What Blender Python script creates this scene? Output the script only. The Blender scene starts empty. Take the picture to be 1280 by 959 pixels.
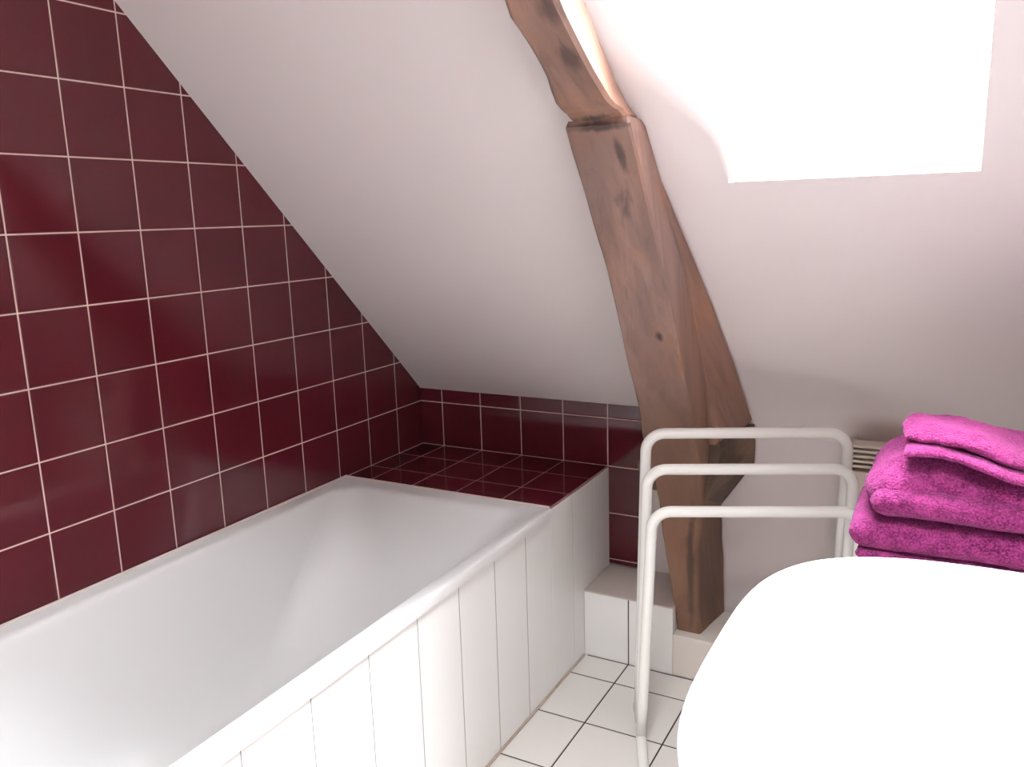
import bpy, bmesh, math, random
from mathutils import Vector, Matrix, noise

C = bpy.context.scene.collection
S = bpy.context.scene

# ------------------------------------------------------------------ camera
cam_d = bpy.data.cameras.new('camera')
cam = bpy.data.objects.new('camera', cam_d); C.objects.link(cam)
rt = Vector((0.8788, 0.4763, -0.0293)); up = Vector((-0.0686, 0.1869, 0.98)); fw = rt.cross(up) * -1
rt.normalize(); fw = up.cross(rt).normalized(); up = rt.cross(fw).normalized()
M = Matrix((rt, up, -fw)).transposed().to_4x4()
M.translation = Vector((1.6467, -2.3336, 1.3097))
cam.matrix_world = M
cam_d.sensor_fit = 'HORIZONTAL'; cam_d.sensor_width = 36.0
cam_d.lens = 36.0 * 1043.88 / 1280.0
cam_d.clip_start = 0.02
S.camera = cam

# ------------------------------------------------------------------ world, daylight, exposure
W = bpy.data.worlds.new('sky'); S.world = W; W.use_nodes = True
bg = W.node_tree.nodes['Background']
bg.inputs['Color'].default_value = (0.96, 0.985, 1.0, 1)
bg.inputs['Strength'].default_value = 60.0

R2 = math.sqrt(0.5)
KZ = 0.735                                   # height of the knee wall where the slope starts
def slope(x, t, n=0.0):                      # point on the sloping ceiling, n = distance outward
    return Vector((x, -t + n * R2, KZ + t + n * R2))

# portal in the roof window (guides the sky light through the glass)
pd = bpy.data.lights.new('window_portal', 'AREA'); pd.shape = 'RECTANGLE'
pd.size = 0.56; pd.size_y = 0.86; pd.cycles.is_portal = True
po = bpy.data.objects.new('window_portal', pd); C.objects.link(po)
zx = Vector((0, R2, R2)); xx = Vector((1, 0, 0)); yx = zx.cross(xx)
PM = Matrix((xx, yx, zx)).transposed().to_4x4(); PM.translation = slope(1.42, 1.06, 0.275)
po.matrix_world = PM
pd2 = bpy.data.lights.new('window_portal', 'AREA'); pd2.shape = 'RECTANGLE'  # portal for the added fill-light opening in the flat ceiling
pd2.size = 0.50; pd2.size_y = 0.56; pd2.cycles.is_portal = True
po2 = bpy.data.objects.new('window_portal', pd2); C.objects.link(po2)
po2.location = (1.35, -2.06, 2.51)

S.view_settings.view_transform = 'Standard'; S.view_settings.look = 'None'
S.view_settings.exposure = 0.45; S.view_settings.gamma = 1.0
S.view_settings.use_curve_mapping = False

# ------------------------------------------------------------------ material helpers
def srgb(r, g, b):
    f = lambda c: (c / 255 / 12.92) if c / 255 <= 0.04045 else ((c / 255 + 0.055) / 1.055) ** 2.4
    return (f(r), f(g), f(b), 1)
def mat(name, col, rough=0.5, metal=0.0, spec=0.5):
    m = bpy.data.materials.new(name); m.use_nodes = True
    b = m.node_tree.nodes['Principled BSDF']
    b.inputs['Base Color'].default_value = col
    b.inputs['Roughness'].default_value = rough
    b.inputs['Metallic'].default_value = metal
    b.inputs['Specular IOR Level'].default_value = spec
    return m, m.node_tree, b
class NB:
    def __init__(s, nt): s.nt = nt
    def n(s, t, **k):
        x = s.nt.nodes.new(t)
        for a, v in k.items(): setattr(x, a, v)
        return x
    def link(s, a, b): s.nt.links.new(a, b)
    def math(s, op, a, b=None, c=None):
        x = s.n('ShaderNodeMath', operation=op)
        for i, v in enumerate((a, b, c)):
            if v is None: continue
            if isinstance(v, (int, float)): x.inputs[i].default_value = v
            else: s.link(v, x.inputs[i])
        return x.outputs[0]
    def mix(s, f, a, b):
        x = s.n('ShaderNodeMix', data_type='RGBA')
        if isinstance(f, (int, float)): x.inputs[0].default_value = f
        else: s.link(f, x.inputs[0])
        for i, v in ((6, a), (7, b)):
            if isinstance(v, tuple): x.inputs[i].default_value = v
            else: s.link(v, x.inputs[i])
        return x.outputs[2]
    def noise(s, vec, scale, detail=3, rough=0.5):
        x = s.n('ShaderNodeTexNoise'); x.inputs['Scale'].default_value = scale
        x.inputs['Detail'].default_value = detail; x.inputs['Roughness'].default_value = rough
        if vec is not None: s.link(vec, x.inputs['Vector'])
        return x
    def ramp(s, f, stops):
        x = s.n('ShaderNodeValToRGB'); e = x.color_ramp.elements
        while len(e) < len(stops): e.new(0.5)
        for i, (p, c) in enumerate(stops): e[i].position = p; e[i].color = c
        s.link(f, x.inputs[0]); return x.outputs[0]
    def bump(s, h, strength, dist, bsdf, prev=None):
        x = s.n('ShaderNodeBump'); x.inputs['Strength'].default_value = strength
        x.inputs['Distance'].default_value = dist; s.link(h, x.inputs['Height'])
        if prev is not None: s.link(prev, x.inputs['Normal'])
        s.link(x.outputs[0], bsdf.inputs['Normal']); return x.outputs[0]

def tile_mat(name, ax, pa, oa, bx, pb, ob, grout, tcol, gcol, rough=0.1, var=0.12, wave=0.25, spec=0.5, lim=None):
    m, nt, b = mat(name, tcol, rough, 0, spec); N = NB(nt)
    geo = N.n('ShaderNodeNewGeometry'); sx = N.n('ShaderNodeSeparateXYZ'); N.link(geo.outputs['Position'], sx.inputs[0])
    def dist(axis, p, o):
        u = N.math('DIVIDE', N.math('SUBTRACT', sx.outputs[axis], o), p)
        fr = N.math('FRACT', u)
        d = N.math('MULTIPLY', N.math('MINIMUM', fr, N.math('SUBTRACT', 1.0, fr)), p)
        return d, N.math('FLOOR', u)
    ds = []; ids = []
    if ax is not None:
        d, i = dist(ax, pa, oa); ds.append(d); ids.append(i)
    if bx is not None:
        d, i = dist(bx, pb, ob); ds.append(d); ids.append(i)
    dm = ds[0] if len(ds) == 1 else N.math('MINIMUM', ds[0], ds[1])
    mr = N.n('ShaderNodeMapRange'); N.link(dm, mr.inputs[0])
    mr.inputs[1].default_value = grout * 0.38; mr.inputs[2].default_value = grout * 0.62
    g = mr.outputs[0]                                     # 0 in the grout, 1 on the tile
    cid = N.n('ShaderNodeCombineXYZ'); N.link(ids[0], cid.inputs[0])
    if len(ids) > 1: N.link(ids[1], cid.inputs[1])
    wn = N.n('ShaderNodeTexWhiteNoise', noise_dimensions='3D'); N.link(cid.outputs[0], wn.inputs['Vector'])
    nz = N.noise(geo.outputs['Position'], 5.0, 3)
    f = N.math('MULTIPLY_ADD', N.math('SUBTRACT', wn.outputs['Value'], 0.5), var, 1.0)
    f = N.math('MULTIPLY', f, N.math('MULTIPLY_ADD', N.math('SUBTRACT', nz.outputs[0], 0.5), var * 0.8, 1.0))
    sc = N.n('ShaderNodeVectorMath', operation='SCALE'); sc.inputs[0].default_value = tcol[:3]; N.link(f, sc.inputs['Scale'])
    N.link(N.mix(g, gcol, sc.outputs[0]), b.inputs['Base Color'])
    N.link(N.math('MULTIPLY_ADD', g, rough - 0.8, 0.8), b.inputs['Roughness'])
    mr2 = N.n('ShaderNodeMapRange', interpolation_type='SMOOTHSTEP'); N.link(dm, mr2.inputs[0])
    mr2.inputs[1].default_value = grout * 0.3; mr2.inputs[2].default_value = grout * 1.6
    wv = N.noise(geo.outputs['Position'], 9.0, 1)
    tilt = N.n('ShaderNodeVectorMath', operation='DOT_PRODUCT')
    off = N.n('ShaderNodeVectorMath', operation='SUBTRACT'); N.link(wn.outputs['Color'], off.inputs[0]); off.inputs[1].default_value = (0.5, 0.5, 0.5)
    N.link(off.outputs[0], tilt.inputs[0]); N.link(geo.outputs['Position'], tilt.inputs[1])
    p = N.bump(wv.outputs[0], wave, 0.004, b)
    p = N.bump(tilt.outputs['Value'], 0.6, 0.012, b, p)
    N.bump(mr2.outputs[0], 0.55, 0.0012, b, p)
    return m

MAROON = srgb(86, 26, 36); GROUT = srgb(214, 184, 178)
m_wall_tile = tile_mat('maroon_wall_tile', 1, .152, -1.3562, 2, .1533, .6890, .0031, MAROON, GROUT, .09)
m_back_tile = tile_mat('maroon_back_tile', 0, .152, .0888, 2, .1533, .6890, .0031, MAROON, GROUT, .09)
m_ledge_tile = tile_mat('maroon_ledge_tile', 0, .152, .0888, 1, .152, -.140, .0026, MAROON, srgb(170, 130, 132), .09)
WHITE_T = srgb(240, 238, 236)
m_panel_tile = tile_mat('white_panel_tile', 1, .160, -.084, None, 0, 0, .0022, WHITE_T, srgb(130, 122, 118), .16, .02, .12)
m_ledgeside_tile = tile_mat('white_ledge_side_tile', 1, .146, -.124, None, 0, 0, .0022, WHITE_T, srgb(236, 230, 226), .16, .02, .12)
m_step_tile = tile_mat('white_step_tile', 0, .211, .8405, None, 0, 0, .0035, WHITE_T, srgb(60, 48, 42), .2, .02, .12)
m_floor = tile_mat('white_floor_tile', 0, .211, .8405, 1, .209, -.317, .0042, srgb(226, 220, 215), srgb(52, 42, 38), .28, .03, .12)

def paint(name, col, brown_patch=False):
    m, nt, b = mat(name, col, 0.62, 0, 0.3); N = NB(nt)
    geo = N.n('ShaderNodeNewGeometry')
    n1 = N.noise(geo.outputs['Position'], 2.2, 3); n2 = N.noise(geo.outputs['Position'], 90, 2)
    c2 = tuple([col[0] * .97, col[1] * .95, col[2] * .96, 1])
    c = N.mix(n1.outputs[0], col, c2)
    if brown_patch:                                        # soft brown patch above the convector
        sub = N.n('ShaderNodeVectorMath', operation='SUBTRACT'); N.link(geo.outputs['Position'], sub.inputs[0]); sub.inputs[1].default_value = (1.49, 0.0, .735)
        mul = N.n('ShaderNodeVectorMath', operation='MULTIPLY'); N.link(sub.outputs[0], mul.inputs[0]); mul.inputs[1].default_value = (7.0, 14.0, 14.0)
        ln = N.n('ShaderNodeVectorMath', operation='LENGTH'); N.link(mul.outputs[0], ln.inputs[0])
        d = N.math('ADD', ln.outputs['Value'], N.math('MULTIPLY', n1.outputs[0], 0.5))
        mr = N.n('ShaderNodeMapRange', interpolation_type='SMOOTHSTEP'); N.link(d, mr.inputs[0])
        mr.inputs[1].default_value = 1.35; mr.inputs[2].default_value = 0.2
        c = N.mix(N.math('MULTIPLY', mr.outputs[0], 0.55), c, srgb(150, 112, 92))
    N.link(c, b.inputs['Base Color'])
    N.bump(n2.outputs[0], 0.15, 0.0006, b)
    return m
PAINT = srgb(231, 222, 221)
m_paint = paint('pale_paint', PAINT)
m_paint_s = paint('pale_paint_slope', PAINT, True)
m_paint_w = paint('warm_grey_paint', srgb(176, 165, 160))
m_stepTop, nt, b = mat('step_top_render', srgb(196, 182, 174), .6)
m_enamel, nt, b = mat('white_enamel', srgb(221, 219, 219), .30, 0, .45)
b.inputs['Coat Weight'].default_value = 0.08; b.inputs['Coat Roughness'].default_value = 0.1
m_ceramic, nt, b = mat('white_ceramic', srgb(240, 240, 241), .12)
m_tube, nt, b = mat('white_lacquered_tube', srgb(236, 233, 229), .22)
m_rub, nt, b = mat('cream_rubber', srgb(200, 190, 175), .6)
m_white, nt, b = mat('white_plastic', srgb(235, 232, 228), .35)
m_heater, nt, b = mat('cream_metal', srgb(222, 208, 196), .4)
m_dark, nt, b = mat('dark_slot', srgb(60, 45, 42), .7)
m_plaster, nt, b = mat('rough_plaster', srgb(222, 212, 204), .8)
m_seal, nt, b = mat('sealant', srgb(214, 200, 194), .4)
m_dirt, nt, b = mat('grubby_sealant', srgb(176, 160, 146), .7)
m_chrome, nt, b = mat('chrome', srgb(200, 200, 204), .15, 1.0)

def glass_mat():
    m = bpy.data.materials.new('window_glass'); m.use_nodes = True; nt = m.node_tree
    nt.nodes.clear(); N = NB(nt)
    o = N.n('ShaderNodeOutputMaterial'); t = N.n('ShaderNodeBsdfTransparent'); t.inputs[0].default_value = (.96, .98, .98, 1)
    g = N.n('ShaderNodeBsdfGlossy'); g.inputs['Roughness'].default_value = .02
    fr = N.n('ShaderNodeFresnel'); fr.inputs[0].default_value = 1.45
    mx = N.n('ShaderNodeMixShader'); N.link(fr.outputs[0], mx.inputs[0]); N.link(t.outputs[0], mx.inputs[1]); N.link(g.outputs[0], mx.inputs[2])
    N.link(mx.outputs[0], o.inputs[0]); return m
m_glass = glass_mat()

def wood(name, base, dark, warm, spots=(), dirv=(0, 1, -1), foot=None):
    m, nt, b = mat(name, base, .55, 0, .35); N = NB(nt)
    geo = N.n('ShaderNodeNewGeometry')
    d = Vector(dirv).normalized()
    # stretch along the grain: p - 0.9*(p.d)d
    dp = N.n('ShaderNodeVectorMath', operation='DOT_PRODUCT'); N.link(geo.outputs['Position'], dp.inputs[0]); dp.inputs[1].default_value = d
    sc = N.n('ShaderNodeVectorMath', operation='SCALE'); sc.inputs[0].default_value = d * 0.93; N.link(dp.outputs['Value'], sc.inputs['Scale'])
    gr = N.n('ShaderNodeVectorMath', operation='SUBTRACT'); N.link(geo.outputs['Position'], gr.inputs[0]); N.link(sc.outputs[0], gr.inputs[1])
    big = N.noise(geo.outputs['Position'], 4.5, 4, .6)
    g1 = N.noise(gr.outputs[0], 42, 5, .6); g1.inputs['Distortion'].default_value = .6
    g2 = N.noise(gr.outputs[0], 11, 3, .55)
    c = N.mix(N.ramp(big.outputs[0], [(.36, (0, 0, 0, 1)), (.66, (1, 1, 1, 1))]), base, warm)
    c = N.mix(N.math('MULTIPLY', N.ramp(g2.outputs[0], [(.42, (1, 1, 1, 1)), (.60, (0, 0, 0, 1))]), .55), c, dark)
    c = N.mix(N.math('MULTIPLY', N.ramp(g1.outputs[0], [(.36, (1, 1, 1, 1)), (.52, (0, 0, 0, 1))]), .38), c, dark)
    if foot:                                          # bare, browner timber near the foot
        sz = N.n('ShaderNodeSeparateXYZ'); N.link(geo.outputs['Position'], sz.inputs[0])
        mr = N.n('ShaderNodeMapRange', interpolation_type='SMOOTHSTEP')
        N.link(N.math('MULTIPLY_ADD', N.math('SUBTRACT', big.outputs[0], .5), .35, sz.outputs[2]), mr.inputs[0])
        mr.inputs[1].default_value = 1.05; mr.inputs[2].default_value = .55
        c = N.mix(N.math('MULTIPLY', mr.outputs[0], .6), c, foot)
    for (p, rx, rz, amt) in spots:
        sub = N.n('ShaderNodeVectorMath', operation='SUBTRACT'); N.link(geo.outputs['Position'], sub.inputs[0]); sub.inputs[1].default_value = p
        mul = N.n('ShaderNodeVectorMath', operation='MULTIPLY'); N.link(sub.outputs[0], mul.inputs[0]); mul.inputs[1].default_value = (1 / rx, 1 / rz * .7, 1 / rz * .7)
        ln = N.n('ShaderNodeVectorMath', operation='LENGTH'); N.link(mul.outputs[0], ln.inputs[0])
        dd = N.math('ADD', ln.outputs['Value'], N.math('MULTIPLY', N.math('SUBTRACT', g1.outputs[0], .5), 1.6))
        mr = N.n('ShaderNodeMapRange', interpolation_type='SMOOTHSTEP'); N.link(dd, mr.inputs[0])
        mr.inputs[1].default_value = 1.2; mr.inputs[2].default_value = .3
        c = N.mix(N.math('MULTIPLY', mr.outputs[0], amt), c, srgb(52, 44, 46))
    N.link(c, b.inputs['Base Color'])
    N.link(N.math('MULTIPLY_ADD', g1.outputs[0], .3, .38), b.inputs['Roughness'])
    p = N.bump(g2.outputs[0], .7, .009, b)
    N.bump(g1.outputs[0], .6, .004, b, p)
    return m
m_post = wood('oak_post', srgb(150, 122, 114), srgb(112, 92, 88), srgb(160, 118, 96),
              spots=[((1.02, -.828, 1.468), .075, .008, .8), ((1.035, -.515, 1.03), .011, .014, .9), ((1.03, -.71, 1.345), .02, .03, .6), ((1.048, -.79, 1.42), .012, .035, .75),  # first spot: shadow line at the post's shoulder, painted into the wood colour
                     ((1.02, -.195, .35), .012, .16, .7), ((1.05, -.1, .33), .02, .2, .4)], dirv=(0, .35, -1), foot=srgb(128, 90, 62))
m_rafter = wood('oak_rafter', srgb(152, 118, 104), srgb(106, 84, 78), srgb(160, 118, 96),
                spots=[((1.02, -.835, 1.477), .075, .009, .9), ((1.045, -1.09, 1.62), .022, .03, .7), ((1.04, -1.0, 1.56), .018, .025, .6)], dirv=(0, 1, -1))  # first spot: the same shoulder shadow, painted onto the rafter's end
m_oldwood = wood('weathered_oak', srgb(116, 94, 80), srgb(62, 50, 46), srgb(134, 104, 82), dirv=(1, .4, .3))

def terry(name, col, col2, fine=True):
    m, nt, b = mat(name, col, .9, 0, .1); N = NB(nt)
    geo = N.n('ShaderNodeNewGeometry')
    n1 = N.noise(geo.outputs['Position'], 300 if fine else 900, 2); n2 = N.noise(geo.outputs['Position'], 45, 4)
    f = N.math('ADD', N.math('MULTIPLY', n1.outputs[0], .6), N.math('MULTIPLY', n2.outputs[0], .4))
    N.link(N.ramp(f, [(.38, col2), (.60, col)]), b.inputs['Base Color'])
    b.inputs['Sheen Weight'].default_value = .5; b.inputs['Sheen Roughness'].default_value = .4
    b.inputs['Sheen Tint'].default_value = srgb(240, 150, 215)
    p = N.bump(n2.outputs[0], .4, .006, b)
    N.bump(n1.outputs[0], 1.0, .006 if fine else .001, b, p)
    return m
m_terry = terry('magenta_terry', srgb(176, 68, 135), srgb(106, 30, 80))
m_terry2 = terry('magenta_terry_smooth', srgb(170, 66, 130), srgb(128, 40, 96), True)

# ------------------------------------------------------------------ mesh helpers
def obj(name, bm, m, parent=None, smooth=None):
    bmesh.ops.recalc_face_normals(bm, faces=bm.faces[:])
    me = bpy.data.meshes.new(name); bm.to_mesh(me); bm.free()
    o = bpy.data.objects.new(name, me); C.objects.link(o)
    if not isinstance(m, (list, tuple)): m = [m]
    for x in m: me.materials.append(x)
    if parent is not None:
        o.parent = parent
        o.matrix_parent_inverse = Matrix.Translation(-parent.location)
    if smooth is not None:
        for p in me.polygons: p.use_smooth = True
        if smooth < 180:
            try: me.set_sharp_from_angle(angle=math.radians(smooth))
            except Exception: pass
    return o
def thing(name, label, cat, loc=(0, 0, 0), group=None):
    o = bpy.data.objects.new(name, None); C.objects.link(o); o.location = loc
    o['label'] = label; o['category'] = cat
    if group: o['group'] = group
    return o
def struct(name, bm, m, smooth=None, parent=None):
    o = obj(name, bm, m, parent, smooth)
    if parent is None: o['kind'] = 'structure'
    return o
def poly(bm, pts, mi=0):
    f = bm.faces.new([bm.verts.new(p) for p in pts]); f.material_index = mi; return f
def box(bm, x0, x1, y0, y1, z0, z1, bev=0.0, seg=2):
    r = bmesh.ops.create_cube(bm, size=1); vs = r['verts']
    for v in vs:
        v.co = Vector(((x0 + x1) / 2 + v.co.x * (x1 - x0), (y0 + y1) / 2 + v.co.y * (y1 - y0), (z0 + z1) / 2 + v.co.z * (z1 - z0)))
    if bev > 0:
        es = list({e for v in vs for e in v.link_edges})
        bmesh.ops.bevel(bm, geom=es, offset=bev, segments=seg, profile=.5, affect='EDGES')
def tube(bm, pts, r, seg=16, cap=True):
    rings = []; n = len(pts); prev = None
    for i, p in enumerate(pts):
        p = Vector(p)
        d = (Vector(pts[min(i + 1, n - 1)]) - Vector(pts[max(i - 1, 0)])).normalized()
        if prev is None:
            a = d.orthogonal().normalized()
        else:
            a = (prev - d * prev.dot(d)).normalized()
        prev = a; bb = d.cross(a)
        rings.append([bm.verts.new(p + (a * math.cos(2 * math.pi * k / seg) + bb * math.sin(2 * math.pi * k / seg)) * r) for k in range(seg)])
    for i in range(n - 1):
        for k in range(seg):
            bm.faces.new((rings[i][k], rings[i][(k + 1) % seg], rings[i + 1][(k + 1) % seg], rings[i + 1][k]))
    if cap: bm.faces.new(rings[0]); bm.faces.new(rings[-1])
def loft(bm, rings, cap0=True, cap1=True):
    R = [[bm.verts.new(p) for p in r] for r in rings]; n = len(R[0])
    for i in range(len(R) - 1):
        for k in range(n):
            bm.faces.new((R[i][k], R[i][(k + 1) % n], R[i + 1][(k + 1) % n], R[i + 1][k]))
    if cap0: bm.faces.new(R[0])
    if cap1: bm.faces.new(R[-1])
    return R
def rrect(x0, x1, y0, y1, r, z, seg=10):
    out = []
    for cx, cy, a0 in ((x1 - r, y1 - r, 0), (x0 + r, y1 - r, 90), (x0 + r, y0 + r, 180), (x1 - r, y0 + r, 270)):
        for k in range(seg + 1):
            a = math.radians(a0 + 90 * k / seg)
            out.append(Vector((cx + r * math.cos(a), cy + r * math.sin(a), z)))
    return out
def interp(tab, x):
    if x <= tab[0][0]: return tab[0][1]
    for (a, b), (c, d) in zip(tab, tab[1:]):
        if x <= c: return b + (d - b) * (x - a) / (c - a)
    return tab[-1][1]

# ------------------------------------------------------------------ room shell
XR = 1.98; YB = -3.3; ZC = 2.35; TC = ZC - KZ
bm = bmesh.new(); poly(bm, [(-.0, YB, 0), (XR, YB, 0), (XR, .012, 0), (0, .012, 0)])
struct('floor', bm, m_floor)
bm = bmesh.new(); poly(bm, [(0, .012, 0), (0, YB, 0), (0, YB, ZC), (0, -TC, ZC), (0, 0.012, KZ - .012)])
struct('wall_left', bm, m_wall_tile)
bm = bmesh.new(); poly(bm, [(0, .012, 0), (0, .012, KZ), (XR, .012, KZ), (XR, .012, 0)])
wb = struct('wall_back', bm, m_paint_s)
bm = bmesh.new(); box(bm, 0.0005, .835, 0.0, .0115, .214, KZ - .0005, .0012, 1)
o = obj('wall_tiling', bm, m_back_tile, wb); o['label'] = 'maroon glazed wall tiles'
bm = bmesh.new(); poly(bm, [(XR, .012, 0), (XR, YB, 0), (XR, YB, ZC), (XR, -TC, ZC), (XR, .012, KZ - .012)])
struct('wall_right', bm, m_paint)
bm = bmesh.new(); poly(bm, [(0, YB, 0), (0, YB, ZC), (XR, YB, ZC), (XR, YB, 0)])
struct('wall_front', bm, m_paint_w)

# sloping ceiling with the roof window's opening; its left cheek is splayed with softly rounded plaster
T0, T1 = .6275, 1.50
XE = [(.6275, 1.222), (.717, 1.218), (.80, 1.182), (.925, 1.110), (1.05, 1.070), (1.5, 1.05)]
RR = [(.6275, .006), (.70, .012), (.76, .035), (.85, .075), (.95, .11), (1.5, .12)]
DEP = .24
bm = bmesh.new()
ts = [T0 + (T1 - T0) * (i / 40) ** 1.15 for i in range(41)]
rows = []
for t in ts:
    xe, r = interp(XE, t), interp(RR, t)
    row = [slope(0, t), slope(xe - r * 1.6, t)]
    for k in range(1, 13):
        a = math.radians(90 * k / 12) * .93
        row.append(slope(xe - r * 1.6 + r * 1.6 * math.sin(a), t, min(r * 1.6, .2) * (1 - math.cos(a))))
    row.append(slope(max(xe + .02, 1.235), t, DEP))
    rows.append([bm.verts.new(p) for p in row])
for i in range(len(rows) - 1):
    for k in range(len(rows[0]) - 1):
        bm.faces.new((rows[i][k], rows[i][k + 1], rows[i + 1][k + 1], rows[i + 1][k]))
def q(a, b, c, d): poly(bm, [a, b, c, d])
XL, XO = 0, 1.652
# softly coved joint with the knee wall, right of the timber
cv = []
for k in range(9):
    u = k / 8; a = slope(0, .06 * (1 - u)); w = Vector((0, .012 - .0125, KZ - .05 * u))
    p0, p1, p2 = slope(0, .06), Vector((0, -.002, KZ - .002)), Vector((0, .0115, KZ - .055))
    cv.append(p0 * (1 - u) ** 2 + p1 * 2 * u * (1 - u) + p2 * u * u)
for a, b_ in zip(cv, cv[1:]):
    poly(bm, [(1.0, a.y, a.z), (XR, a.y, a.z), (XR, b_.y, b_.z), (1.0, b_.y, b_.z)])
# below the opening
vb = [v for v in rows[0][:2]]
q(slope(0, -.012), slope(XR, -.012), slope(XR, T0), slope(0, T0))
# right of the opening
q(slope(XO, T0), slope(XR, T0), slope(XR, T1), slope(XO, T1))
# above the opening
q(slope(0, T1), slope(XR, T1), slope(XR, TC), slope(0, TC))
# reveals
q(slope(1.222, T0), slope(XO, T0), slope(XO + .02, T0 - .01, DEP), slope(1.235, T0 - .01, DEP))
q(slope(XO, T0), slope(XO, T1), slope(XO + .02, T1, DEP), slope(XO + .02, T0 - .01, DEP))
q(slope(1.0, T1), slope(XO, T1), slope(XO + .02, T1, DEP), slope(1.0, T1, DEP))
# flat ceiling over the rest of the room
CX0, CX1, CY0, CY1, CD = 1.12, 1.58, -2.32, -1.80, .12  # hole cut for the added fill-light window
q((0, -TC, ZC), (XR, -TC, ZC), (XR, CY1, ZC), (0, CY1, ZC)); q((0, YB, ZC), (XR, YB, ZC), (XR, CY0, ZC), (0, CY0, ZC))
q((0, CY0, ZC), (CX0, CY0, ZC), (CX0, CY1, ZC), (0, CY1, ZC)); q((CX1, CY0, ZC), (XR, CY0, ZC), (XR, CY1, ZC), (CX1, CY1, ZC))
for a, b_ in (((CX0, CY0), (CX1, CY0)), ((CX1, CY0), (CX1, CY1)), ((CX1, CY1), (CX0, CY1)), ((CX0, CY1), (CX0, CY0))):
    q((a[0], a[1], ZC), (b_[0], b_[1], ZC), (b_[0], b_[1], ZC + CD), (a[0], a[1], ZC + CD))
bmesh.ops.remove_doubles(bm, verts=bm.verts[:], dist=.0008)
struct('ceiling', bm, m_paint_s, smooth=35)

# roof window: frame outside the reveal, sash and pane
def slbox(bm, x0, x1, t0, t1, n0, n1):
    vs = [bm.verts.new(slope(x, t, n)) for n in (n0, n1) for (x, t) in ((x0, t0), (x1, t0), (x1, t1), (x0, t1))]
    for f in ((0, 1, 2, 3), (7, 6, 5, 4), (0, 4, 5, 1), (1, 5, 6, 2), (2, 6, 7, 3), (3, 7, 4, 0)): bm.faces.new([vs[i] for i in f])
bm = bmesh.new()
fx0, fx1, ft0, ft1 = 1.232, XO + .02, T0 - .01, T1
for a in ((fx0 - .06, fx0, ft0 - .06, ft1 + .06), (fx1, fx1 + .06, ft0 - .06, ft1 + .06), (fx0, fx1, ft0 - .06, ft0), (fx0, fx1, ft1, ft1 + .06)):
    slbox(bm, *a, DEP, DEP + .06)
wf = struct('window_1', bm, m_white)
bm = bmesh.new(); slbox(bm, fx0 - .02, fx1 + .02, ft0 - .02, ft1 + .02, DEP + .030, DEP + .034)
obj('window_pane', bm, m_glass, wf)

# added for fill light: made-up roof window in the flat ceiling, out of view
bm = bmesh.new()
for a in ((CX0 - .06, CX0, CY0 - .06, CY1 + .06), (CX1, CX1 + .06, CY0 - .06, CY1 + .06), (CX0, CX1, CY0 - .06, CY0), (CX0, CX1, CY1, CY1 + .06)):
    box(bm, a[0], a[1], a[2], a[3], ZC + CD, ZC + CD + .06)
wf = struct('added_fill_window', bm, m_white)
bm = bmesh.new(); box(bm, CX0 - .02, CX1 + .02, CY0 - .02, CY1 + .02, ZC + CD + .030, ZC + CD + .034)
obj('window_pane', bm, m_glass, wf)  # pane of the added fill-light window
# ------------------------------------------------------------------ step along the back wall
st = thing('tiled_step', 'low white tiled step with plain beige top between bath and timber post', 'step', (.85, -.1, 0))
bm = bmesh.new()
box(bm, .7005, .974, -.204, .0, 0, .204, .001, 1); box(bm, 1.17, XR - .0005, -.204, .0, 0, .204, .001, 1)
obj('riser', bm, m_step_tile, st)
bm = bmesh.new(); box(bm, .712, XR - .001, -.2085, -.2065, 0, .0012)
obj('grout_line', bm, m_dark, st)
bm = bmesh.new()
box(bm, .7005, .9735, -.2055, .011, .204, .209, .0015, 2); box(bm, 1.17, XR - .0005, -.2055, .011, .204, .209, .0015, 2)
obj('step_top', bm, m_stepTop, st)['label'] = 'plain beige rendered top'
bm = bmesh.new(); box(bm, .974, 1.17, -.2065, .0, 0, .127, .004, 2)
obj('post_base', bm, m_plaster, st)['label'] = 'pale block under the post'

# ------------------------------------------------------------------ ledge behind the tub
lg = thing('tiled_ledge', 'built-in ledge topped with dark maroon tiles at the far end of the bath', 'ledge', (.35, -.2, 0))
bm = bmesh.new(); box(bm, .0005, .6995, -.4135, -.0005, 0, .5305)
obj('ledge_side', bm, m_ledgeside_tile, lg)['label'] = 'white tiled side'
bm = bmesh.new(); tube(bm, [(.7020, -.412, .002), (.7020, -.212, .002)], .0038, 8); obj('floor_sealant', bm, m_dirt, lg, 60)['label'] = 'grubby beige sealant'
bm = bmesh.new(); box(bm, .0005, .698, -.4145, -.0005, .5307, .5360, .0012, 1)
obj('ledge_top', bm, m_ledge_tile, lg)['label'] = 'glossy dark maroon tiles'

# ------------------------------------------------------------------ bath apron and tub
bm = bmesh.new(); box(bm, .668, .6995, -2.13, -.4150, 0, .5120)
o = obj('bath_panel', bm, m_panel_tile); o['label'] = 'white tiled apron closing the front of the bathtub down to the floor'; o['category'] = 'bath panel'
bm = bmesh.new(); tube(bm, [(.7020, -2.12, .002), (.7020, -.418, .002)], .0038, 8); obj('floor_sealant', bm, m_dirt, o, 60)['label'] = 'grubby beige sealant'

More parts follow.
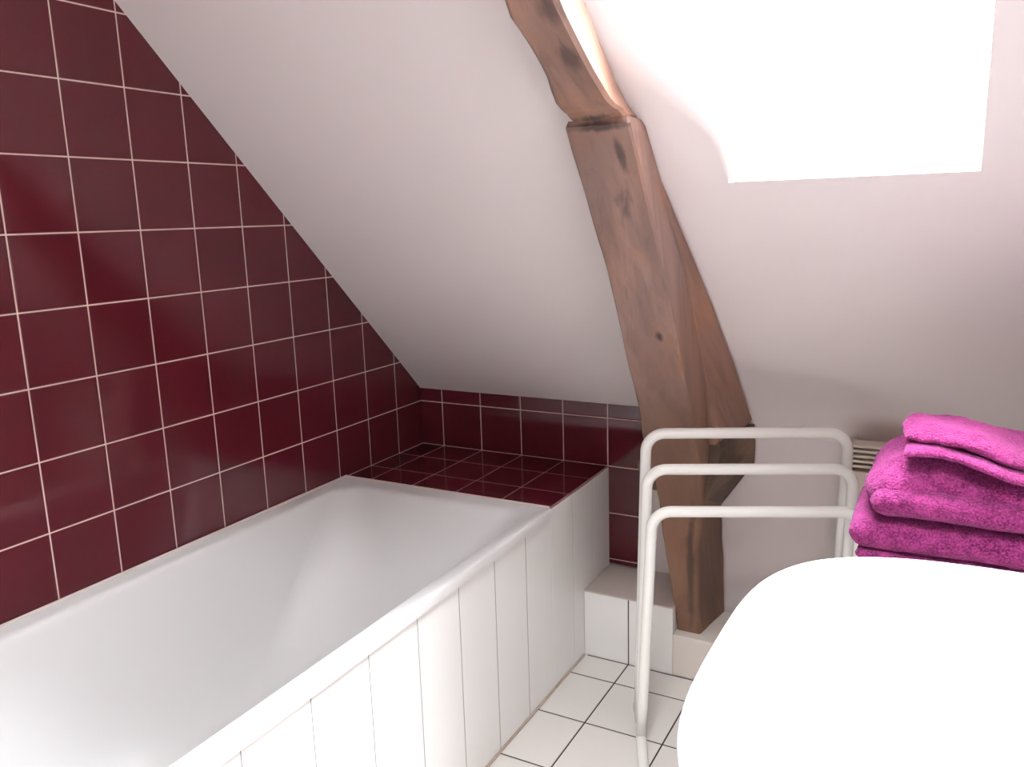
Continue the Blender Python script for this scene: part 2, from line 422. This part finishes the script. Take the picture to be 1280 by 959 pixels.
tub = thing('bathtub', 'white enamel built-in bathtub against the maroon tiled wall', 'bathtub', (.35, -1.27, 0))
bm = bmesh.new()
ox0, ox1, oy0, oy1 = .0015, .709, -2.13, -.4155
ix0, ix1, iy0, iy1 = .046, .660, -2.05, -.472
Z0 = .5385
L = [rrect(ox0, ox1, oy0, oy1, .008, .513), rrect(ox0, ox1, oy0, oy1, .008, Z0 - .008),
     rrect(ox0 + .002, ox1 - .003, oy0 + .002, oy1 - .002, .009, Z0 - .002), rrect(ox0 + .006, ox1 - .009, oy0 + .006, oy1 - .006, .012, Z0),
     rrect(ox0 + .014, ox1 - .020, oy0 + .02, oy1 - .014, .018, Z0 - .0006),
     rrect(ix0 - .017, ix1 + .015, iy0 - .017, iy1 + .02, .055, Z0 - .003),
     rrect(ix0 - .006, ix1 + .005, iy0 - .006, iy1 + .006, .07, Z0 - .005),
     rrect(ix0 + .002, ix1 - .003, iy0 + .004, iy1 - .004, .078, Z0 - .012),
     rrect(ix0 + .007, ix1 - .009, iy0 + .012, iy1 - .012, .085, Z0 - .028),
     rrect(ix0 + .016, ix1 - .018, iy0 + .03, iy1 - .042, .13, Z0 - .08),
     rrect(ix0 + .034, ix1 - .036, iy0 + .07, iy1 - .110, .19, Z0 - .19),
     rrect(ix0 + .056, ix1 - .058, iy0 + .11, iy1 - .200, .23, Z0 - .28),
     rrect(ix0 + .085, ix1 - .087, iy0 + .16, iy1 - .290, .21, Z0 - .345),
     rrect(ix0 + .13, ix1 - .13, iy0 + .22, iy1 - .385, .17, Z0 - .382),
     rrect(ix0 + .19, ix1 - .19, iy0 + .32, iy1 - .48, .10, Z0 - .394)]
loft(bm, L, False, True)
o = obj('tub_shell', bm, m_enamel, tub, 180)
md = o.modifiers.new('s', 'SUBSURF'); md.levels = 1; md.render_levels = 2
bm = bmesh.new()
tube(bm, [(.0050, -2.12, Z0 + .0012), (.0050, -.4215, Z0 + .0012)], .0042, 8)
tube(bm, [(.0050, -.4215, Z0 + .0002), (.698, -.4215, Z0 + .0002)], .0038, 8)
obj('sealant_bead', bm, m_seal, tub, 60)

# ------------------------------------------------------------------ timber post and rafter
tb = thing('roof_timber', 'brown rustic oak post and rafter curving up the sloping ceiling beside the skylight', 'timber beam', (1.01, -.1, .127))
def beam(name, stations, m, parent, amp=.004, seed=0, nsub=6, step=.03, wane=.012):
    """stations: list of four corners FL, FR, BR, BL; resampled densely, edges softened, surface roughened"""
    # resample along length
    S2 = []
    for a, b in zip(stations, stations[1:]):
        n = max(1, int((Vector(b[0]) - Vector(a[0])).length / step))
        for i in range(n): S2.append([Vector(a[k]).lerp(Vector(b[k]), i / n) for k in range(4)])
    S2.append([Vector(p) for p in stations[-1]])
    rings = []
    for s in S2:
        ring = []
        cen = sum(s, Vector()) / 4
        for k in range(4):
            p, qn = s[k], s[(k + 1) % 4]
            d = (qn - p); Ln = d.length
            w = min(wane, Ln * .3)
            us = [w / Ln] + [w / Ln + (1 - 2 * w / Ln) * j / nsub for j in range(1, nsub)] + [1 - w / Ln]
            for u in us: ring.append(p.lerp(qn, u))
        rings.append(ring)
    bm = bmesh.new(); R = loft(bm, rings)
    bm.normal_update()
    for v in bm.verts:
        p = v.co
        if p.y > -.004 or abs(p.y + p.z - KZ) < .004: continue
        g = Vector((p.x * 9, (p.y - p.z) * 1.7, (p.y + p.z) * 5)) + Vector((seed, 0, 0))
        d = noise.noise(g) * amp + noise.noise(g * 3.1) * amp * .45 + noise.noise(Vector(p) * 55) * amp * .12
        v.co = p + v.normal * d
    return obj(name, bm, m, parent, 28)

PFR = [(.127, 1.044, -.172), (.25, 1.045, -.190), (.366, 1.046, -.200), (.508, 1.048, -.186), (.60, 1.052, -.212), (.658, 1.056, -.248), (.73, 1.060, -.293),
       (.819, 1.065, -.354), (.932, 1.072, -.451), (1.079, 1.079, -.554), (1.186, 1.08, -.622), (1.293, 1.08, -.700), (1.406, 1.08, -.778), (1.470, 1.081, -.830)]
PFL = [(.127, .978), (.312, .957), (.448, .934), (.582, .916), (.727, .914), (.843, .930), (1.007, .943), (1.127, .948), (1.237, .950), (1.318, .948), (1.384, .947), (1.44, .949), (1.47, .950)]
stn = []
for z, xr, y in PFR:
    xl = interp(PFL, z)
    yb = -.0012 if z < KZ else KZ - z - .002
    stn.append(((xl, y - .0, z), (xr, y, z), (xr + (interp([(.127, .026), (.5, .006), (KZ, .002)], z) if z < KZ else 0), yb, z), (xl + .01, yb, z)))
# worn top shoulder
xl = .955
stn.append(((xl, -.828, 1.482), (1.078, -.826, 1.482), (1.076, KZ - 1.482 - .002, 1.482), (xl + .01, KZ - 1.482 - .002, 1.482)))
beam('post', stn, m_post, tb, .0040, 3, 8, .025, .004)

SRX = [(0, 1.141), (.114, 1.134), (.241, 1.129), (.436, 1.113), (.63, 1.081), (.814, 1.052), (.931, 1.042), (1.1, 1.035), (1.6, 1.03)]
FRD = [(0, .150), (.08, .150), (.198, .084), (.28, .062), (.457, .030), (.60, .020), (.688, .018), (.765, .022), (.785, .058), (.80, .064), (.815, .080), (.832, .092), (.880, .110), (.939, .131), (.981, .1436), (1.018, .150), (1.6, .16)]
FRX = [(0, 1.085), (.77, 1.083), (.79, 1.078), (.832, 1.073), (.88, 1.070), (1.02, 1.070), (1.6, 1.06)]
FLX = [(0, .99), (.77, .97), (.79, .958), (.83, .963), (.88, .974), (.94, .977), (.98, .972), (1.02, .981), (1.15, .97), (1.6, .95)]
stn = []
for t in (.001, .04, .08, .14, .198, .28, .36, .457, .55, .63, .688, .765, .785, .80, .815, .832, .88, .939, .981, 1.018, 1.15, 1.35, 1.60):
    d = interp(FRD, t)
    stn.append((slope(interp(FLX, t), t, -d), slope(interp(FRX, t), t, -d), slope(interp(SRX, t), t, -.0012), slope(interp(FLX, t) - .0, t, -.0012)))
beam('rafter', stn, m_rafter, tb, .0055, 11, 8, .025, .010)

# dark heel block wedged between the post, the rafter and the wall
bm = bmesh.new()
wall_p = [(1.0, .712), (1.143, .712), (1.147, .66), (1.146, .600), (1.10, .53), (1.054, .462), (1.0, .45)]
front_p = [(1.0, .70), (1.085, .70), (1.090, .675), (1.086, .640), (1.068, .59), (1.054, .53), (1.0, .52)]
A = [Vector((x, -.0015, z)) for x, z in wall_p]; B = [Vector((x, -.165 - .0 * z, z)) for x, z in front_p]
rings = [[a.lerp(b_, i / 8) for a, b_ in zip(A, B)] for i in range(9)]
loft(bm, rings)
bmesh.ops.subdivide_edges(bm, edges=bm.edges[:], cuts=2, use_grid_fill=True)
bm.normal_update()
for v in bm.verts:
    if v.co.y < -.004: v.co += v.normal * (noise.noise(v.co * 22) * .006 + noise.noise(v.co * 60) * .002)
obj('heel_block', bm, m_oldwood, tb, 50)['label'] = 'darker weathered block'
# dark tenon end on the left of the post and a lump of filler below it
bm = bmesh.new(); box(bm, .822, .930, -.085, -.002, .505, .592, .008, 2)
bmesh.ops.subdivide_edges(bm, edges=bm.edges[:], cuts=3, use_grid_fill=True)
for v in bm.verts:
    k = max(0, (.57 - v.co.z)) / .07
    v.co.x += max(0, (.90 - v.co.x)) * .45 * k + noise.noise(v.co * 40) * .006
    v.co.y = min(v.co.y, -.001)
obj('tenon_end', bm, m_oldwood, tb, 50)['label'] = 'dark broken timber end'
bm = bmesh.new(); box(bm, .856, .93, -.05, .0115, .44, .512, .006, 2)
bmesh.ops.subdivide_edges(bm, edges=bm.edges[:], cuts=2, use_grid_fill=True)
for v in bm.verts:
    if v.co.y < .005: v.co += Vector((noise.noise(v.co * 30), noise.noise(v.co * 31 + Vector((5, 0, 0))), noise.noise(v.co * 29))) * .006
obj('filler_lump', bm, m_plaster, tb, 50)['label'] = 'pale plaster filler'

# ------------------------------------------------------------------ convector heater on the back wall
ht = thing('convector_heater', 'cream wall convector with louvred top behind the magenta towels', 'heater', (1.66, -.04, .26))
bm = bmesh.new(); box(bm, 1.398, 1.93, -.075, .011, .26, .630, .006, 2)
box(bm, 1.398, 1.412, -.082, .011, .26, .698, .003, 2); box(bm, 1.916, 1.93, -.082, .011, .26, .698, .003, 2)
box(bm, 1.412, 1.916, -.02, .011, .63, .694)
obj('casing', bm, m_heater, ht, 40)
for i in range(5):
    bm = bmesh.new(); z = .640 + i * .0135
    box(bm, 1.411, 1.917, -.080, -.026, z, z + .0075, .002, 1)
    obj('louvre', bm, m_heater, ht, 40)
bm = bmesh.new()
for i in range(12): box(bm, 1.3965, 1.399, -.060, -.020, .50 + i * .016, .508 + i * .016)
obj('side_vent', bm, m_dark, ht)['label'] = 'dark slots down the left side'

# ------------------------------------------------------------------ towel rack
F0 = Vector((.957, -.434, 0)); bd = Vector((.9205, .391, 0)).normalized(); sd = Vector((.385, -.923, 0)).normalized()
rk = thing('towel_rack', 'free-standing white tubular towel rack with three rails in front of the timber post', 'towel rack', tuple(F0 + bd * .24))
def rail(off, h, top=0):
    a = F0 + sd * off; b_ = a + bd * .488; lean = Vector((.016, -.006, 0)) * (h / .78) + bd * top
    ah = a + lean + Vector((0, 0, h)); bh = b_ + lean * .6 + Vector((0, 0, h)); r = .046
    pts = [a + Vector((0, 0, .020)) + lean * 0]
    for k in range(1, 6): pts.append(a.lerp(a + lean, k / 6) + Vector((0, 0, .02 + (h - r - .02) * k / 6)))
    dn = Vector((0, 0, -1))
    for k in range(0, 11):
        t = math.pi / 2 * k / 10
        pts.append(ah + bd * (r - r * math.cos(t)) + dn * (r - r * math.sin(t)))
    for k in range(1, 8): pts.append((ah + bd * r).lerp(bh - bd * r, k / 8))
    for k in range(0, 11):
        t = math.pi / 2 * k / 10
        pts.append(bh - bd * (r - r * math.sin(t)) + dn * (r - r * math.cos(t)))
    for k in range(5, -1, -1): pts.append(b_.lerp(b_ + lean * .6, k / 6) + Vector((0, 0, .02 + (h - r - .02) * k / 6)))
    bm = bmesh.new(); tube(bm, pts, .0134, 20)
    obj('rail', bm, m_tube, rk, 180)
rail(0, .776, .003); rail(.058, .702, .004); rail(.116, .616, .013)
for e in (0, .488):
    a = F0 + bd * e
    pts = [a + sd * (-.012) + Vector((0, 0, .0135)), a + sd * (.0) + Vector((0, 0, .0135)), a + sd * (.15) + Vector((0, 0, .0135)), a + sd * .29 + Vector((0, 0, .0135))]
    bm = bmesh.new(); tube(bm, pts, .0132, 18); sk = obj('foot_bar', bm, m_tube, rk, 60)
    for s_ in (-.012, .29):
        bm = bmesh.new(); c = a + sd * s_ + Vector((0, 0, .0150)); tube(bm, [c - sd * .012, c + sd * .012], .0150, 16)
        obj('end_cap', bm, m_rub, sk, 60)['label'] = 'cream rubber cap'

# ------------------------------------------------------------------ washbasin
ws = thing('washbasin', 'white ceramic pedestal washbasin in the right foreground', 'washbasin', (1.75, -1.51, 0))
BZ = .850
def bas(x0, h, z, e=3.3, cy=-1.487, xb=XR - .001, n=64):
    """D shaped outline: left end rounded, right end straight against the wall"""
    out = []
    for k in range(n):
        a = 2 * math.pi * k / n
        c, s_ = math.cos(a), math.sin(a)
        cx = xb - .20; rx = cx - x0
        yy = cy + h * math.copysign(abs(s_) ** (2 / e), s_)
        if c < 0: xx_ = cx - rx * abs(c) ** (2 / e)
        else: xx_ = cx + (xb - cx) * min(1, abs(c) ** (2 / 12))
        out.append(Vector((xx_, yy, z)))
    return out
def oval(cx, cy, rx, ry, z, e=2.3, n=64):
    return [Vector((cx + rx * math.copysign(abs(math.cos(2 * math.pi * k / n)) ** (2 / e), math.cos(2 * math.pi * k / n)),
                    cy + ry * math.copysign(abs(math.sin(2 * math.pi * k / n)) ** (2 / e), math.sin(2 * math.pi * k / n)), z)) for k in range(n)]
XB0, HB = 1.424, .332
bm = bmesh.new()
L = [bas(1.62, .10, .66), bas(1.55, .18, .68), bas(1.49, .26, .72), bas(1.447, .308, .77), bas(1.428, .330, .81), bas(XB0, HB, BZ - .018),
     bas(XB0 + .003, HB - .003, BZ - .006), bas(XB0 + .010, HB - .010, BZ), bas(XB0 + .022, HB - .022, BZ + .001),
     oval(1.675, -1.495, .205, .275, BZ - .001), oval(1.675, -1.495, .192, .262, BZ - .006), oval(1.675, -1.495, .180, .25, BZ - .022),
     oval(1.675, -1.495, .165, .232, BZ - .06), oval(1.675, -1.495, .14, .20, BZ - .11), oval(1.675, -1.495, .09, .13, BZ - .145), oval(1.675, -1.495, .03, .03, BZ - .155)]
loft(bm, L)
o = obj('basin', bm, m_ceramic, ws, 180)
md = o.modifiers.new('s', 'SUBSURF'); md.levels = 1; md.render_levels = 2
bm = bmesh.new()
loft(bm, [oval(1.80, -1.51, .10, .11, 0), oval(1.80, -1.51, .095, .105, .04), oval(1.80, -1.51, .075, .08, .15), oval(1.80, -1.51, .08, .085, .45), oval(1.80, -1.51, .10, .11, .68)])
obj('pedestal', bm, m_ceramic, ws, 60)
bm = bmesh.new(); tube(bm, [(1.675, -1.495, BZ - .156), (1.675, -1.495, BZ - .150)], .022, 24)
obj('drain', bm, m_chrome, ws, 60)['label'] = 'chrome drain'

# ------------------------------------------------------------------ stand carrying the towels
TX0, TX1, TY0, TY1, TZ = 1.535, 1.89, -.835, -.61, .704
sn = thing('towel_stand', 'pale slatted stand under the folded magenta towels, mostly hidden by the washbasin', 'stand', (1.70, -.73, 0))
bm = bmesh.new(); box(bm, TX0, TX1, TY0, TY1, TZ - .02, TZ, .006, 3)
obj('stand_top', bm, m_white, sn, 40)
for x in (TX0 + .02, TX1 - .02):
    for y in (TY0 + .02, TY1 - .02):
        bm = bmesh.new(); tube(bm, [(x, y, 0), (x, y, TZ - .02)], .011, 14); obj('leg', bm, m_white, sn, 60)

# ------------------------------------------------------------------ towels
def slab(bm, x0, x1, y0, y1, z0, z1, ex=5, ez=2.6, nx=70, nu=56, fn=None, amp=.004, seed=0, endr=.03):
    """a folded layer: rounded cross-section in y/z, swept along x, with rounded ends"""
    cy, cz, ry, rz = (y0 + y1) / 2, (z0 + z1) / 2, (y1 - y0) / 2, (z1 - z0) / 2
    rings = []
    for i in range(nx + 1):
        u = i / nx; u = (1 - math.cos(math.pi * u)) / 2 * .55 + u * .45
        x = x0 + (x1 - x0) * u
        dl = min(x - x0, x1 - x)
        s_ = 1.0 if dl >= endr else math.sqrt(max(0.0, 1 - (1 - dl / endr) ** 2))
        ring = []
        for k in range(nu):
            a = 2 * math.pi * k / nu; c, sn_ = math.cos(a), math.sin(a)
            yy = cy + (ry - endr * .8 * (1 - s_)) * math.copysign(abs(c) ** (2 / ex), c)
            zz = cz + rz * max(s_, .02) * math.copysign(abs(sn_) ** (2 / ez), sn_)
            p = Vector((x, yy, zz))
            if fn: p = fn(p, (zz - z0) / (z1 - z0))
            d = noise.noise_vector(p * 14 + Vector((seed, 0, 0))) * amp + noise.noise_vector(p * 42 + Vector((0, seed, 0))) * amp * .4
            d += noise.noise_vector(p * 170) * .0013
            if p.z - z0 < .006: d.z = abs(d.z) * .3
            ring.append(p + d)
        rings.append(ring)
    loft(bm, rings)
def towel(name, label, layers, m, loc):
    t = thing(name, label, 'towel', loc, 'magenta towels beside the basin')
    for nm, ls in layers:
        bm = bmesh.new()
        for kw in ls: slab(bm, **kw)
        obj(nm, bm, m, t, 180)
    return t
TZ0 = TZ + .021
def f_bottom(p, h):
    p = p.copy(); p.x += .006 * h; return p
towel('towel', 'thick folded magenta bath towel at the bottom of the towel stack',
      [('under_fold', [dict(x0=1.505, x1=1.90, y0=-.864, y1=-.60, z0=TZ + .001, z1=TZ + .024, seed=41, endr=.012, amp=.002, ex=7, ez=2.4)]),
       ('folded_body', [dict(x0=1.487, x1=1.90, y0=-.868, y1=-.60, z0=TZ0, z1=TZ0 + .061, seed=1, fn=f_bottom, endr=.034, amp=.004, ex=7, ez=2.4)])], m_terry, (1.69, -.73, TZ0))
def f_mid(p, h):
    p = p.copy(); k = max(0, min(1, (p.z - .785) / .115))
    wl = max(0, 1 - (p.x - 1.49) / .30)
    p.x += .062 * k ** 1.3 * wl
    p.z += .004 * max(0, (p.y + .80) / .2) - .018 * max(0, (p.x - 1.60) / .3) * k
    fr = max(0, (-.80 - p.y) / .06)
    p.z -= .020 * fr * k
    return p
ZM = TZ0 + .064
towel('towel', 'plump folded magenta bath towel in the middle of the stack, its front edge rolled under',
      [('folded_body', [dict(x0=1.492, x1=1.91, y0=-.858, y1=-.60, z0=ZM + .006, z1=ZM + .100, seed=5, fn=f_mid, endr=.05, amp=.007, ex=4, ez=2.8)]),
       ('rolled_edge', [dict(x0=1.526, x1=1.905, y0=-.880, y1=-.76, z0=ZM, z1=ZM + .056, seed=9, endr=.028, amp=.005, ex=2.4, ez=2.3),
                        dict(x0=1.515, x1=1.905, y0=-.82, y1=-.61, z0=ZM, z1=ZM + .04, seed=19, endr=.02, amp=.002, ex=5, ez=3)])], m_terry, (1.70, -.73, ZM))
def f_top(p, h):
    p = p.copy(); s_ = (p.x - 1.56) / .30
    p.z += -.020 * s_ + .010 * math.sin(s_ * 7.0) * (1 if p.y < -.74 else .4)
    p.y += .012 * math.sin(s_ * 9)
    return p
ZT = ZM + .109
towel('towel', 'small crumpled magenta hand towel lying on top of the stack',
      [('folded_body', [dict(x0=1.565, x1=1.90, y0=-.842, y1=-.66, z0=ZT + .008, z1=ZT + .038, seed=21, fn=f_top, endr=.04, amp=.009, ex=3, ez=2.0)]),
       ('hem', [dict(x0=1.572, x1=1.90, y0=-.868, y1=-.70, z0=ZT - .006, z1=ZT + .012, seed=31, fn=f_top, endr=.008, amp=.003, ex=6, ez=2.2)])], m_terry2, (1.72, -.75, ZT))
